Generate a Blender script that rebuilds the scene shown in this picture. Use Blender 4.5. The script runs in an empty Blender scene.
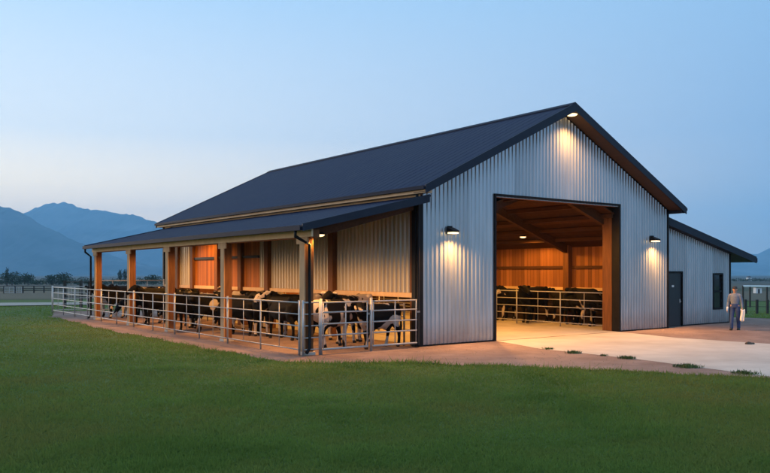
import bpy, bmesh, math, random
import numpy as np
from mathutils import Vector, Matrix, noise
random.seed(7); rng = np.random.default_rng(11)
S = bpy.context.scene
COL = S.collection
PI = math.pi
EXPO = 2.3
R = math.radians

# ------------------------------------------------------------------ frame of the barn
AX, AY, TH = 1.033, 22.069, 0.638
CT, ST = math.cos(TH), math.sin(TH)
H = 2.151; F = 765.1; Y0 = 272.2
def Wp(b, a, z=0.0):                       # barn coordinates (right, back, up) -> world
    return Vector((AX + CT*b - ST*a, AY + ST*b + CT*a, z))
def a_at(px, b):                            # how far back along the barn a column of the view meets the line b
    r = (px-385)/F
    return (AX+CT*b - r*(AY+ST*b))/(ST + r*CT)
W, L = 12.17, 20.2
B1, B2, ZD = 2.98, 9.18, 4.50
RID, ZP, SL = W/2, 7.707, 0.488
OV, OE = 0.59, 0.30
def ztop(b): return ZP - SL*abs(b-RID)
ROOF_T = 0.17
LB, LZ, LS = 4.21, 3.34, 0.240             # lean-to: eave distance, eave height, slope
def zlean(b): return LZ + LS*(b+LB)

# ------------------------------------------------------------------ helpers
def tag(o, label=None, cat=None, group=None, kind=None):
    if label: o['label'] = label
    if cat: o['category'] = cat
    if group: o['group'] = group
    if kind: o['kind'] = kind
    return o
def empty(name, loc, rz=0.0):
    o = bpy.data.objects.new(name, None); COL.objects.link(o)
    o.location = loc; o.rotation_euler = (0, 0, rz); o.empty_display_size = .3
    return o
class MB:
    def __init__(s): s.v = []; s.f = []
    def add(s, vs, fs):
        n = len(s.v); s.v += [tuple(v) for v in vs]; s.f += [tuple(i+n for i in f) for f in fs]
    def box(s, x0, x1, y0, y1, z0, z1):
        s.add([(x0,y0,z0),(x1,y0,z0),(x1,y1,z0),(x0,y1,z0),(x0,y0,z1),(x1,y0,z1),(x1,y1,z1),(x0,y1,z1)],
              [(3,2,1,0),(4,5,6,7),(0,1,5,4),(1,2,6,5),(2,3,7,6),(3,0,4,7)])
    def prism(s, poly, axis, t0, t1):        # poly in the two other axes, extruded along axis
        n = len(poly)
        def P(p, t):
            return (t, p[0], p[1]) if axis == 'x' else ((p[0], t, p[1]) if axis == 'y' else (p[0], p[1], t))
        s.add([P(p, t0) for p in poly]+[P(p, t1) for p in poly],
              [tuple(range(n))[::-1], tuple(range(n, 2*n))]+[(i, (i+1) % n, n+(i+1) % n, n+i) for i in range(n)])
    def tube(s, p0, p1, r0, r1=None, n=8, cap=True):
        s.path([p0, p1], [r0, r0 if r1 is None else r1], n, cap)
    def path(s, pts, rads, n=8, cap=True, flat=None):
        pts = [Vector(p) for p in pts]; rings = []
        base = len(s.v); prev = None
        for i, p in enumerate(pts):
            d = (pts[min(i+1, len(pts)-1)]-pts[max(i-1, 0)]).normalized()
            if prev is None:
                u = d.cross(Vector((0, 1, 0)))
                if u.length < .2: u = d.cross(Vector((1, 0, 0)))
            else: u = prev - d*prev.dot(d)
            u.normalize(); prev = u; w = d.cross(u)
            r = rads[i]; ru, rw = (r if isinstance(r, tuple) else (r, r))
            for k in range(n):
                t = 2*PI*k/n
                s.v.append(tuple(p + u*ru*math.cos(t) + w*rw*math.sin(t)))
        for i in range(len(pts)-1):
            for k in range(n):
                a = base+i*n+k; b = base+i*n+(k+1) % n
                s.f.append((a, b, b+n, a+n))
        if cap:
            s.f.append(tuple(base+k for k in range(n))[::-1]); e = base+(len(pts)-1)*n
            s.f.append(tuple(e+k for k in range(n)))
    def ell(s, c, r, n=12, m=8, rot=None):
        vs = []; fs = []
        for i in range(m+1):
            th = PI*i/m
            for k in range(n):
                ph = 2*PI*k/n
                v = Vector((r[0]*math.sin(th)*math.cos(ph), r[1]*math.sin(th)*math.sin(ph), r[2]*math.cos(th)))
                if rot: v = rot @ v
                vs.append(Vector(c)+v)
        for i in range(m):
            for k in range(n):
                fs.append((i*n+k, i*n+(k+1) % n, (i+1)*n+(k+1) % n, (i+1)*n+k))
        s.add(vs, fs)
    def mesh(s, name):
        me = bpy.data.meshes.new(name); me.from_pydata(s.v, [], s.f); me.update()
        bm = bmesh.new(); bm.from_mesh(me); bmesh.ops.remove_doubles(bm, verts=bm.verts, dist=1e-5)
        bmesh.ops.recalc_face_normals(bm, faces=bm.faces); bm.to_mesh(me); bm.free()
        return me
    def build(s, name, mat, parent=None, bevel=0, smooth=False, loc=None):
        me = s.mesh(name); me.materials.append(mat)
        o = bpy.data.objects.new(name, me); COL.objects.link(o)
        if parent: o.parent = parent
        if loc is not None: o.location = loc
        if smooth:
            for p in me.polygons: p.use_smooth = True
        if bevel:
            m = o.modifiers.new('Bevel', 'BEVEL'); m.width = bevel; m.segments = 2; m.limit_method = 'ANGLE'
        return o
def copy_tree(o, parent=None):
    c = o.copy(); COL.objects.link(c); c.parent = parent
    for ch in list(o.children): copy_tree(ch, c)
    return c
def fused(mb, name, voxel, smooth=4):        # overlapping lofts -> one continuous skin
    me = mb.mesh(name); o = bpy.data.objects.new(name+'_tmp', me); COL.objects.link(o)
    m = o.modifiers.new('r', 'REMESH'); m.mode = 'VOXEL'; m.voxel_size = voxel; m.use_smooth_shade = True
    m = o.modifiers.new('s', 'SMOOTH'); m.factor = .5; m.iterations = smooth
    bpy.context.view_layer.update()
    dg = bpy.context.evaluated_depsgraph_get()
    out = bpy.data.meshes.new_from_object(o.evaluated_get(dg)); out.name = name
    bpy.data.objects.remove(o); bpy.data.meshes.remove(me)
    for p in out.polygons: p.use_smooth = True
    return out

# ------------------------------------------------------------------ materials
def N(nt, t, **kw):
    n = nt.nodes.new(t)
    for k, v in kw.items():
        if hasattr(n, k): setattr(n, k, v)
        else: n.inputs[k].default_value = v
    return n
def mat(name, c1, c2=None, scale=4.0, stretch=(1, 1, 1), rough=.6, metal=0.0, bump=0.0, bscale=None, spec=.5, detail=6, rvar=0.0, c3=None, s3=.5):
    m = bpy.data.materials.new(name); m.use_nodes = True; nt = m.node_tree; P = nt.nodes['Principled BSDF']
    P.inputs['Roughness'].default_value = rough; P.inputs['Metallic'].default_value = metal
    P.inputs['Specular IOR Level'].default_value = spec
    tc = N(nt, 'ShaderNodeTexCoord'); mp = N(nt, 'ShaderNodeMapping'); mp.inputs['Scale'].default_value = stretch
    nt.links.new(tc.outputs['Object'], mp.inputs['Vector'])
    nz = N(nt, 'ShaderNodeTexNoise', Scale=scale, Detail=detail, Roughness=.6); nt.links.new(mp.outputs[0], nz.inputs['Vector'])
    rp = N(nt, 'ShaderNodeValToRGB'); rp.color_ramp.elements[0].position = .3; rp.color_ramp.elements[1].position = .7
    c2 = c2 or tuple(x*1.15 for x in c1)
    rp.color_ramp.elements[0].color = (*c1, 1); rp.color_ramp.elements[1].color = (*c2, 1)
    nt.links.new(nz.outputs['Fac'], rp.inputs['Fac']); col = rp.outputs['Color']
    if c3:                                     # broad patches of a third colour
        n3 = N(nt, 'ShaderNodeTexNoise', Scale=s3, Detail=4, Roughness=.6); nt.links.new(tc.outputs['Object'], n3.inputs['Vector'])
        r3 = N(nt, 'ShaderNodeValToRGB'); r3.color_ramp.elements[0].position = .45; r3.color_ramp.elements[1].position = .65
        nt.links.new(n3.outputs['Fac'], r3.inputs['Fac'])
        mx = N(nt, 'ShaderNodeMix', data_type='RGBA'); nt.links.new(r3.outputs['Color'], mx.inputs[0])
        nt.links.new(col, mx.inputs[6]); mx.inputs[7].default_value = (*c3, 1); col = mx.outputs[2]
    nt.links.new(col, P.inputs['Base Color'])
    if rvar:
        mr = N(nt, 'ShaderNodeMapRange'); mr.inputs[3].default_value = rough-rvar; mr.inputs[4].default_value = rough+rvar
        nt.links.new(nz.outputs['Fac'], mr.inputs[0]); nt.links.new(mr.outputs[0], P.inputs['Roughness'])
    if bump:
        nb = N(nt, 'ShaderNodeTexNoise', Scale=bscale or scale*3, Detail=5); nt.links.new(mp.outputs[0], nb.inputs['Vector'])
        bp = N(nt, 'ShaderNodeBump', Strength=bump, Distance=.02); nt.links.new(nb.outputs['Fac'], bp.inputs['Height'])
        nt.links.new(bp.outputs[0], P.inputs['Normal'])
    return m
def board_mat(name, c1, c2, width=.18, axis=0, rough=.65, seam=.35):   # wood boards; axis = the axis across the boards
    m = mat(name, c1, c2, 5.0, (1, 1, .09) if axis != 2 else (.09, .09, 1), rough, bump=.15, spec=.12)
    nt = m.node_tree; P = nt.nodes['Principled BSDF']
    src = P.inputs['Base Color'].links[0].from_socket
    tc = [n for n in nt.nodes if n.type == 'TEX_COORD'][0]
    sp = N(nt, 'ShaderNodeSeparateXYZ'); nt.links.new(tc.outputs['Object'], sp.inputs[0])
    dv = N(nt, 'ShaderNodeMath', operation='DIVIDE'); nt.links.new(sp.outputs[axis], dv.inputs[0]); dv.inputs[1].default_value = width
    fl = N(nt, 'ShaderNodeMath', operation='FLOOR'); nt.links.new(dv.outputs[0], fl.inputs[0])
    wn = N(nt, 'ShaderNodeTexWhiteNoise', noise_dimensions='1D'); nt.links.new(fl.outputs[0], wn.inputs['W'])
    mr = N(nt, 'ShaderNodeMapRange'); mr.inputs[3].default_value = .6; mr.inputs[4].default_value = 1.25
    nt.links.new(wn.outputs['Value'], mr.inputs[0])
    fr = N(nt, 'ShaderNodeMath', operation='FRACT'); nt.links.new(dv.outputs[0], fr.inputs[0])
    lt = N(nt, 'ShaderNodeMath', operation='GREATER_THAN'); nt.links.new(fr.outputs[0], lt.inputs[0]); lt.inputs[1].default_value = .07
    mr2 = N(nt, 'ShaderNodeMapRange'); mr2.inputs[3].default_value = seam; mr2.inputs[4].default_value = 1.0
    nt.links.new(lt.outputs[0], mr2.inputs[0])
    mu = N(nt, 'ShaderNodeMath', operation='MULTIPLY'); nt.links.new(mr.outputs[0], mu.inputs[0]); nt.links.new(mr2.outputs[0], mu.inputs[1])
    mx = N(nt, 'ShaderNodeVectorMath', operation='SCALE'); nt.links.new(src, mx.inputs[0]); nt.links.new(mu.outputs[0], mx.inputs['Scale'])
    nt.links.new(mx.outputs[0], P.inputs['Base Color'])
    return m
def glow_mat(name, col, strength):
    m = bpy.data.materials.new(name); m.use_nodes = True; nt = m.node_tree; P = nt.nodes['Principled BSDF']
    P.inputs['Base Color'].default_value = (.8, .75, .65, 1); P.inputs['Emission Color'].default_value = (*col, 1)
    P.inputs['Emission Strength'].default_value = strength
    return m
M = {}
M['siding'] = mat('galvanized_siding', (.39, .43, .48), (.49, .53, .58), 2.0, (1.5, 1.5, .25), .34, .7, rvar=.08, spec=.5)
M['siding_cream'] = mat('pale_siding', (.40, .36, .30), (.52, .47, .39), 2.0, (1.5, 1.5, .25), .45, .35, rvar=.08)
M['roof'] = mat('navy_metal_roof', (.006, .012, .038), (.008, .015, .046), 1.2, (1, 1, 1), .6, 0, rvar=.06, spec=.07)
M['trim'] = mat('navy_trim', (.008, .012, .026), (.011, .016, .033), 3, rough=.5, spec=.25)
M['gutter'] = mat('gutter_metal', (.009, .014, .030), (.013, .019, .038), 3, rough=.6, spec=.07)
M['facing'] = mat('tan_post_boards', (.34, .205, .11), (.44, .28, .16), 4, (1, 1, .3), .7, bump=.1, spec=.15)
M['black'] = mat('black_metal', (.008, .008, .010), (.013, .013, .015), 5, rough=.5, spec=.1)
M['cream'] = mat('cream_painted_timber', (.56, .39, .24), (.66, .48, .31), 4, (1, 1, .3), .7, bump=.1, spec=.15)
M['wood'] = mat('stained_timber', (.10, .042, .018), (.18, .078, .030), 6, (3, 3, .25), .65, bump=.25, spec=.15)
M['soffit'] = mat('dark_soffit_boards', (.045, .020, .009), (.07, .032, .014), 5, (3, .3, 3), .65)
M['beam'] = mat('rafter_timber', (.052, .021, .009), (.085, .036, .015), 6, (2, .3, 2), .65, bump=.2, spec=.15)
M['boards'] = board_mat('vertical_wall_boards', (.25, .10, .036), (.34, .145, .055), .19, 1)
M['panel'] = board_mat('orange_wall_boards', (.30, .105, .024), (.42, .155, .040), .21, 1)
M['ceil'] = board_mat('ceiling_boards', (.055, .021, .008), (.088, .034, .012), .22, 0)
M['low_boards'] = board_mat('dark_lower_boards', (.028, .016, .010), (.045, .026, .016), .2, 2)
M['pipe'] = mat('galvanized_pipe', (.33, .33, .33), (.45, .45, .45), 9, (1, 1, 1), .5, .35, rvar=.12)
M['pipe_dark'] = mat('weathered_pipe', (.20, .18, .16), (.30, .27, .24), 9, rough=.5, metal=.4)
M['dirt'] = mat('packed_dirt', (.185, .125, .105), (.265, .187, .158), 1.6, rough=.95, bump=.6, bscale=14, spec=.15, c3=(.15, .10, .085), s3=.35)
M['conc'] = mat('concrete', (.40, .36, .32), (.48, .44, .39), 1.3, rough=.8, bump=.12, bscale=30, spec=.3, c3=(.36, .32, .28), s3=.4)
M['gravel'] = mat('gravel_road', (.26, .23, .20), (.36, .32, .28), 1.0, rough=.95, bump=.5, bscale=20, spec=.1)
M['post'] = mat('dark_fence_wood', (.022, .019, .017), (.04, .034, .03), 8, (2, 2, .3), .8)
M['white'] = mat('white_cloth', (.72, .72, .72), (.8, .8, .8), 14, rough=.85)
M['denim'] = mat('blue_denim', (.022, .045, .13), (.035, .07, .18), 30, rough=.9)
M['shirt'] = mat('grey_blue_shirt', (.13, .17, .24), (.20, .24, .31), 22, rough=.9)
M['skin'] = mat('skin', (.42, .24, .17), (.48, .28, .2), 10, rough=.55)
M['hair'] = mat('dark_hair', (.02, .014, .01), (.03, .02, .014), 20, rough=.6)
M['boot'] = mat('dark_boots', (.018, .014, .012), (.03, .024, .02), 10, rough=.6)
M['leaf'] = mat('tree_foliage', (.022, .036, .018), (.045, .065, .03), .6, rough=.8, spec=.2)
M['bark'] = mat('bark', (.05, .038, .03), (.08, .06, .045), 4, (1, 1, .2), .9)
M['weed'] = mat('weed_leaves', (.05, .08, .024), (.085, .12, .036), 6, rough=.75, spec=.2)
M['lamp'] = glow_mat('lamp_glass', (1, .66, .28), .6)
M['lamp_hot'] = glow_mat('soffit_lamp_glass', (1, .68, .30), .6)
M['litter'] = mat('loose_litter', (.16, .11, .08), (.42, .33, .2), 6, rough=.95, spec=.1)
M['glass'] = mat('dark_window_glass', (.012, .016, .022), (.016, .02, .028), 2, rough=.08, spec=.8)
M['doorp'] = mat('charcoal_door', (.010, .012, .018), (.014, .017, .024), 4, rough=.4)
M['house'] = mat('pale_shed_paint', (.6, .6, .6), (.7, .7, .7), 1, rough=.7)

def weathered(m, axis):                        # sheet to sheet tone, dusty splash along the foot of the wall
    nt = m.node_tree; P = nt.nodes['Principled BSDF']; src = P.inputs['Base Color'].links[0].from_socket
    tc = [n for n in nt.nodes if n.type == 'TEX_COORD'][0]
    sp = N(nt, 'ShaderNodeSeparateXYZ'); nt.links.new(tc.outputs['Object'], sp.inputs[0])
    dv = N(nt, 'ShaderNodeMath', operation='DIVIDE'); nt.links.new(sp.outputs[axis], dv.inputs[0]); dv.inputs[1].default_value = .96
    fl = N(nt, 'ShaderNodeMath', operation='FLOOR'); nt.links.new(dv.outputs[0], fl.inputs[0])
    wn = N(nt, 'ShaderNodeTexWhiteNoise', noise_dimensions='1D'); nt.links.new(fl.outputs[0], wn.inputs['W'])
    mr = N(nt, 'ShaderNodeMapRange'); mr.inputs[3].default_value = .88; mr.inputs[4].default_value = 1.08; nt.links.new(wn.outputs['Value'], mr.inputs[0])
    sc = N(nt, 'ShaderNodeVectorMath', operation='SCALE'); nt.links.new(src, sc.inputs[0]); nt.links.new(mr.outputs[0], sc.inputs['Scale'])
    z = N(nt, 'ShaderNodeMapRange'); z.inputs[1].default_value = .75; z.inputs[2].default_value = .03; nt.links.new(sp.outputs[2], z.inputs[0])
    nz = N(nt, 'ShaderNodeTexNoise', Scale=2.6, Detail=7, Roughness=.7); nt.links.new(tc.outputs['Object'], nz.inputs['Vector'])
    mu = N(nt, 'ShaderNodeMath', operation='MULTIPLY'); nt.links.new(z.outputs[0], mu.inputs[0]); nt.links.new(nz.outputs['Fac'], mu.inputs[1])
    mx = N(nt, 'ShaderNodeMix', data_type='RGBA'); nt.links.new(mu.outputs[0], mx.inputs[0]); nt.links.new(sc.outputs[0], mx.inputs[6]); mx.inputs[7].default_value = (.19, .14, .115, 1)
    nt.links.new(mx.outputs[2], P.inputs['Base Color'])
weathered(M['siding'], 0); weathered(M['siding_cream'], 1)

# ------------------------------------------------------------------ terrain
def sm(x, a, b):
    t = min(1, max(0, (x-a)/(b-a))); return t*t*(3-2*t)
def zt(x, y):
    d = math.hypot(x, y); d0 = 47 - 13*sm(x, 4, 16)
    e = max(0, d-d0)
    z = -.019*min(e, 110) - .0098*max(0, min(e-110, 250)) - .005*max(0, min(e-360, 1500)) - .0022*max(0, e-1860)
    soft = sm(e, 0, 14); z *= soft if e < 14 else 1
    w = sm(e, 0, 60)
    return z + w*.25*noise.noise(Vector((x*.03, y*.03, 2.0)))*(1 if d < 600 else 3)
def terrain():
    ys = [-40]+list(np.arange(-30, 90, 3.0))+list(np.geomspace(90, 13000, 70))
    xs = sorted(set([round(float(s*v), 2) for v in list(np.arange(0, 90, 4.0))+list(np.geomspace(92, 12500, 40)) for s in (1, -1)]))
    vs = [(x, y, zt(x, y)) for y in ys for x in xs]
    n = len(xs)
    fs = [(j*n+i, j*n+i+1, (j+1)*n+i+1, (j+1)*n+i) for j in range(len(ys)-1) for i in range(n-1)]
    me = bpy.data.meshes.new('ground'); me.from_pydata(vs, [], fs)
    for p in me.polygons: p.use_smooth = True
    o = bpy.data.objects.new('ground', me); COL.objects.link(o); tag(o, kind='structure')
    m = mat('field_ground', (.050, .085, .024), (.075, .12, .034), .9, rough=.95, bump=.5, bscale=8, spec=.1)
    nt = m.node_tree; P = nt.nodes['Principled BSDF']; src = P.inputs['Base Color'].links[0].from_socket
    tc = [q for q in nt.nodes if q.type == 'TEX_COORD'][0]
    sp = N(nt, 'ShaderNodeSeparateXYZ'); nt.links.new(tc.outputs['Object'], sp.inputs[0])
    nz = N(nt, 'ShaderNodeTexNoise', Scale=.02, Detail=5); nt.links.new(tc.outputs['Object'], nz.inputs['Vector'])
    ad = N(nt, 'ShaderNodeMath', operation='MULTIPLY_ADD'); nt.links.new(nz.outputs['Fac'], ad.inputs[0]); ad.inputs[1].default_value = 36
    nt.links.new(sp.outputs[1], ad.inputs[2])
    mr = N(nt, 'ShaderNodeMapRange'); mr.inputs[1].default_value = 0; mr.inputs[2].default_value = 600; nt.links.new(ad.outputs[0], mr.inputs[0])
    rp = N(nt, 'ShaderNodeValToRGB'); cr = rp.color_ramp
    stops = [(0, (0, 0, 0)), (.165, (0, 0, 0)), (.19, (.095, .085, .06)), (.33, (.11, .09, .065)), (.40, (.055, .06, .035)), (.6, (.10, .09, .07)), (1, (.07, .07, .06))]
    cr.elements[0].position = 0; cr.elements[0].color = (0, 0, 0, 1); cr.elements[1].position = 1; cr.elements[1].color = (*stops[-1][1], 1)
    for p_, c_ in stops[1:-1]:
        e = cr.elements.new(p_); e.color = (*c_, 1)
    nt.links.new(mr.outputs[0], rp.inputs['Fac'])
    gt = N(nt, 'ShaderNodeMapRange'); gt.inputs[1].default_value = 98; gt.inputs[2].default_value = 112; nt.links.new(ad.outputs[0], gt.inputs[0])
    mx = N(nt, 'ShaderNodeMix', data_type='RGBA'); nt.links.new(gt.outputs[0], mx.inputs[0]); nt.links.new(src, mx.inputs[6]); nt.links.new(rp.outputs[0], mx.inputs[7])
    nt.links.new(mx.outputs[2], P.inputs['Base Color'])
    me.materials.append(m)
terrain()

def sheet(name, poly, z, m, jitter=0.0, step=.35, close_follow=False):   # flat ground sheet with an uneven edge
    pts = []
    for i, p in enumerate(poly):
        q = poly[(i+1) % len(poly)]; n = max(1, int(math.dist(p, q)/step))
        for k in range(n):
            x = p[0]+(q[0]-p[0])*k/n; y = p[1]+(q[1]-p[1])*k/n
            x += jitter*(noise.noise(Vector((x*.9, y*.9, 1)))+.5*noise.noise(Vector((x*3.1, y*3.1, 5)))); y += jitter*(noise.noise(Vector((x*.9, y*.9, 9)))+.5*noise.noise(Vector((x*3.1, y*3.1, 15))))
            pts.append((x, y))
    bm = bmesh.new(); vv = [bm.verts.new((x, y, z)) for x, y in pts]; bm.faces.new(vv)
    bmesh.ops.triangulate(bm, faces=bm.faces); bmesh.ops.recalc_face_normals(bm, faces=bm.faces)
    me = bpy.data.meshes.new(name); bm.to_mesh(me); bm.free()
    if me.polygons[0].normal.z < 0: me.flip_normals()
    me.materials.append(m); o = bpy.data.objects.new(name, me); COL.objects.link(o); tag(o, kind='structure')
    return pts
LAWN_EDGE = [(-17.5, 40.5), (-16.1, 37.0), (-11.0, 29.5), (-7.7, 25.0), (-4.5, 20.9), (-3.3, 19.1), (-2.3, 18.35), (.35, 18.1), (3.0, 17.6), (4.7, 16.8), (6.5, 16.2), (7.9, 15.5), (10.5, 14.2), (15, 12.6)]
far_l = Wp(-3.6, 27.5); far_r = Wp(4, 24)
PAD = LAWN_EDGE + [(24, 12.0), (26, 26), (20, 33.5), (15.5, 37.5), (8, 45), (far_r.x, far_r.y), (far_l.x, far_l.y)]
PAD_PTS = sheet('dirt_yard', PAD, .004, M['dirt'], .36)
c0, c1 = Wp(B1+.02, -.03), Wp(B2-.02, -.03)
APRON = [(c0.x, c0.y), (4.4, 21.3), (6.1, 19.06), (7.85, 15.75), (10.5, 14.45), (15, 12.9), (24, 12.4), (24, 19.2), (16, 21.4), (11.5, 22.9), (9.6, 24.9), (c1.x, c1.y)]
APRON_PTS = sheet('concrete_apron', APRON, .009, M['conc'], .07)
fl = [Wp(.2, .02), Wp(W-.1, .02), Wp(W-.1, L-.1), Wp(.2, L-.1)]
sheet('barn_floor', [(p.x, p.y) for p in fl], .013, M['conc'])
mb = MB()                                           # gravel track across the left field, following the ground
xs = np.arange(-160, -14, 4.0)
for i in range(len(xs)-1):
    q = []
    for x, s in ((xs[i], 0), (xs[i+1], 0), (xs[i+1], 1), (xs[i], 1)):
        y = (53 if s == 0 else 65)+.05*(x+30)+.6*math.sin(x*.09)
        q.append((x, y, zt(x, y)+.05))
    mb.add(q, [(0, 1, 2, 3)])
tag(mb.build('gravel_road', M['gravel']), kind='structure')

# ------------------------------------------------------------------ the barn
barn = empty('barn', Wp(0, 0), TH)
tag(barn, 'large ribbed metal barn with navy roof, open doorway and timber side shelter', 'barn')
def ribbed(mb, axis, u0, u1, off, out, zb, zt_, pitch=.16, depth=.03):   # ribbed sheet along axis at offset off, ribs standing out
    KX = tuple(pitch*x for x in (0, .28, .44, .66, .82, 1)); KD = (0, 0, 1, 1, 0, 0)
    us = {u0, u1}; k = math.floor(u0/pitch)-1
    while k*pitch < u1:
        us |= {k*pitch+x for x in KX[1:5] if u0 < k*pitch+x < u1}; k += 1
    us = [(u, float(np.interp(u % pitch, KX, KD))) for u in sorted(us)]
    for (ua, da), (ub, db) in zip(us, us[1:]):
        cut = [ua, ub]
        if axis == 'x' and ua < RID < ub: cut = [ua, RID, ub]
        for p, q in zip(cut, cut[1:]):
            dp = da+(db-da)*(p-ua)/(ub-ua); dq = da+(db-da)*(q-ua)/(ub-ua)
            op, oq = off+out*depth*dp, off+out*depth*dq
            vs = [(p, op, zb(p)), (q, oq, zb(q)), (q, oq, zt_(q)), (p, op, zt_(p))]
            if axis == 'y': vs = [(v[1], v[0], v[2]) for v in vs]
            mb.add(vs, [(0, 1, 2, 3)])
wt = lambda b: ztop(b)-ROOF_T-.06
z0 = lambda b: .05
# front gable
mb = MB()
ribbed(mb, 'x', .05, B1, 0, -1, z0, wt); ribbed(mb, 'x', B1, B2, 0, -1, lambda b: ZD, wt); ribbed(mb, 'x', B2, W-.02, 0, -1, z0, wt)
gable = mb.build('gable_wall', M['siding'], barn)
mb = MB()                                           # boards lining the inside of the gable
for b0, b1, zz in ((.15, B1, 0.02), (B1, B2, ZD), (B2, W-.15, .02)):
    cs = [b0, RID, b1] if b0 < RID < b1 else [b0, b1]
    for p, q in zip(cs, cs[1:]):
        mb.prism([(p, zz), (q, zz), (q, wt(q)-.05), (p, wt(p)-.05)], 'y', .1, .16)
mb.build('gable_lining', M['boards'], barn)
for q0, q1 in ((.06, B1-.07), (B2+.07, W-.04)):
    mb = MB(); mb.box(q0, q1, -.045, .02, .012, .05); mb.build('base_trim', M['black'], barn)
mb = MB()
mb.box(B1-.06, B1+.02, -.05, .3, .015, ZD+.02); mb.build('door_jamb', M['black'], barn)
mb = MB(); mb.box(B2-.02, B2+.06, -.05, .27, .015, ZD+.02); mb.build('door_jamb', M['black'], barn)
mb = MB(); mb.box(B1-.06, B2+.06, -.052, .3, ZD+.022, ZD+.10); mb.build('door_header', M['black'], barn)
mb = MB(); mb.box(-.25, .05, -.06, .12, .012, 4.3); mb.build('corner_trim', M['black'], barn, .01)
mb = MB(); mb.box(W-.03, W+.06, -.05, .1, .012, 4.42); mb.build('corner_trim', M['black'], barn, .01)
mb = MB(); mb.box(-.12, .06, L-.08, L+.06, .012, 4.42); mb.build('corner_trim', M['black'], barn, .01)
mb = MB(); mb.path([(-.3, -.2, 4.36), (-.3, -.2, 4.25), (-.19, -.11, 4.05), (-.19, -.11, .14), (-.25, -.2, .05)], [.045]*5, 8)
mb.build('downspout', M['black'], barn, smooth=True)
# side walls (sheet + timber columns), the lean-to side open below a sill
FR = [4.6, 9.2, 13.8, 18.3]
SILL = 1.55
wz = lambda a: 4.45
zs = lambda a: SILL
for q0, q1 in ((.12, 9.95), (16.55, L-.08)):
    mb = MB(); ribbed(mb, 'y', q0, q1, 0, -1, zs, wz, .21, .05); mb.build('shelter_wall', M['siding_cream'], barn)
mb = MB(); mb.box(-.02, .03, 9.95, 16.55, SILL, 4.3); mb.build('board_panel', M['panel'], barn)
mb = MB(); mb.box(-.1, -.022, 9.95, 16.55, 2.72, 2.82); mb.build('wall_girt', M['black'], barn)
mb = MB(); mb.box(.08, .14, .12, L-.08, SILL, 3.9); mb.build('inner_lining', M['boards'], barn)
mb = MB(); mb.box(-.08, .16, .12, L-.1, SILL-.14, SILL-.003); mb.build('wall_sill', M['cream'], barn, .008)
for a in FR+[11.5, 16.5]:
    mb = MB(); mb.box(-.17, .2, a-.15, a+.15, .01, 4.2); mb.build('column', M['wood'], barn, .01)
mb = MB(); mb.box(-.05, .10, .15, .45, .01, 4.2); mb.build('column', M['wood'], barn, .01)
mb = MB(); mb.box(-.07, -.036, -.02, L, 4.3, 4.57); mb.build('eave_board', M['cream'], barn)
# right wall and back wall
mb = MB(); ribbed(mb, 'y', .12, L-.08, W, 1, lambda a: .05, lambda a: 4.45); mb.build('outer_wall', M['siding'], barn)
mb = MB(); mb.box(W-.16, W-.10, .16, L-.2, 1.5, 3.3); mb.build('wall_boards', M['boards'], barn)
mb = MB(); mb.box(W-.19, W-.10, .16, L-.2, .015, 1.37); mb.build('lower_boards', M['low_boards'], barn)  # lower part of the wall, boards much darker than those above
mb = MB(); mb.box(W-.24, W-.09, .16, L-.2, 1.38, 1.5); mb.build('wall_sill', M['cream'], barn)
mb = MB(); mb.box(W-.23, W-.162, .16, L-.2, 2.3, 2.42); mb.build('wall_girt', M['beam'], barn)
mb = MB(); ribbed(mb, 'x', .05, W-.05, L, 1, lambda b: .05, wt); mb.build('back_wall', M['siding'], barn)
mb = MB(); mb.prism([(.2, .02), (W-.2, .02), (W-.2, wt(W-.2)-.1), (RID, wt(RID)-.1), (.2, wt(.2)-.1)], 'y', L-.18, L-.1); mb.build('back_lining', M['boards'], barn)
for a in FR:
    mb = MB(); mb.box(W-.42, W-.1, a-.15, a+.15, .016, 3.35); mb.build('column', M['wood'], barn, .01)
for b in (B1-.32, B2+.01):
    mb = MB(); mb.box(b, b+.3, .305, .72, .016, ZD+.5); mb.build('column', M['wood'], barn, .01)
mb = MB(); mb.box(B1-.36, B2+.36, .165, .4, ZD+.05, ZD+.35); mb.build('lintel', M['beam'], barn)
# inner ceiling with rafters and purlins
def zc(b): return 3.2 + .36*(min(b, W-b)-.1)
for s in (0, 1):
    b0, b1 = (.1, RID) if s == 0 else (RID, W-.1)
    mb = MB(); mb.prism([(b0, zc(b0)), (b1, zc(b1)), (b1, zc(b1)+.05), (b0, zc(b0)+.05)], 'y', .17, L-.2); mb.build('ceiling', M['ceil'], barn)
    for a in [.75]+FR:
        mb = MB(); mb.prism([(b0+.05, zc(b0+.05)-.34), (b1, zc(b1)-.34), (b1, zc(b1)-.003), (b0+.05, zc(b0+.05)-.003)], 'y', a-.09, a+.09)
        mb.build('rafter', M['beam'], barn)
    for k in range(1, 6):
        b = b0+.1+(b1-b0-.2)*k/6
        mb = MB(); mb.box(b-.05, b+.05, .2, L-.25, zc(b)-.16, zc(b)-.02); mb.build('purlin', M['beam'], barn)
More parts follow.
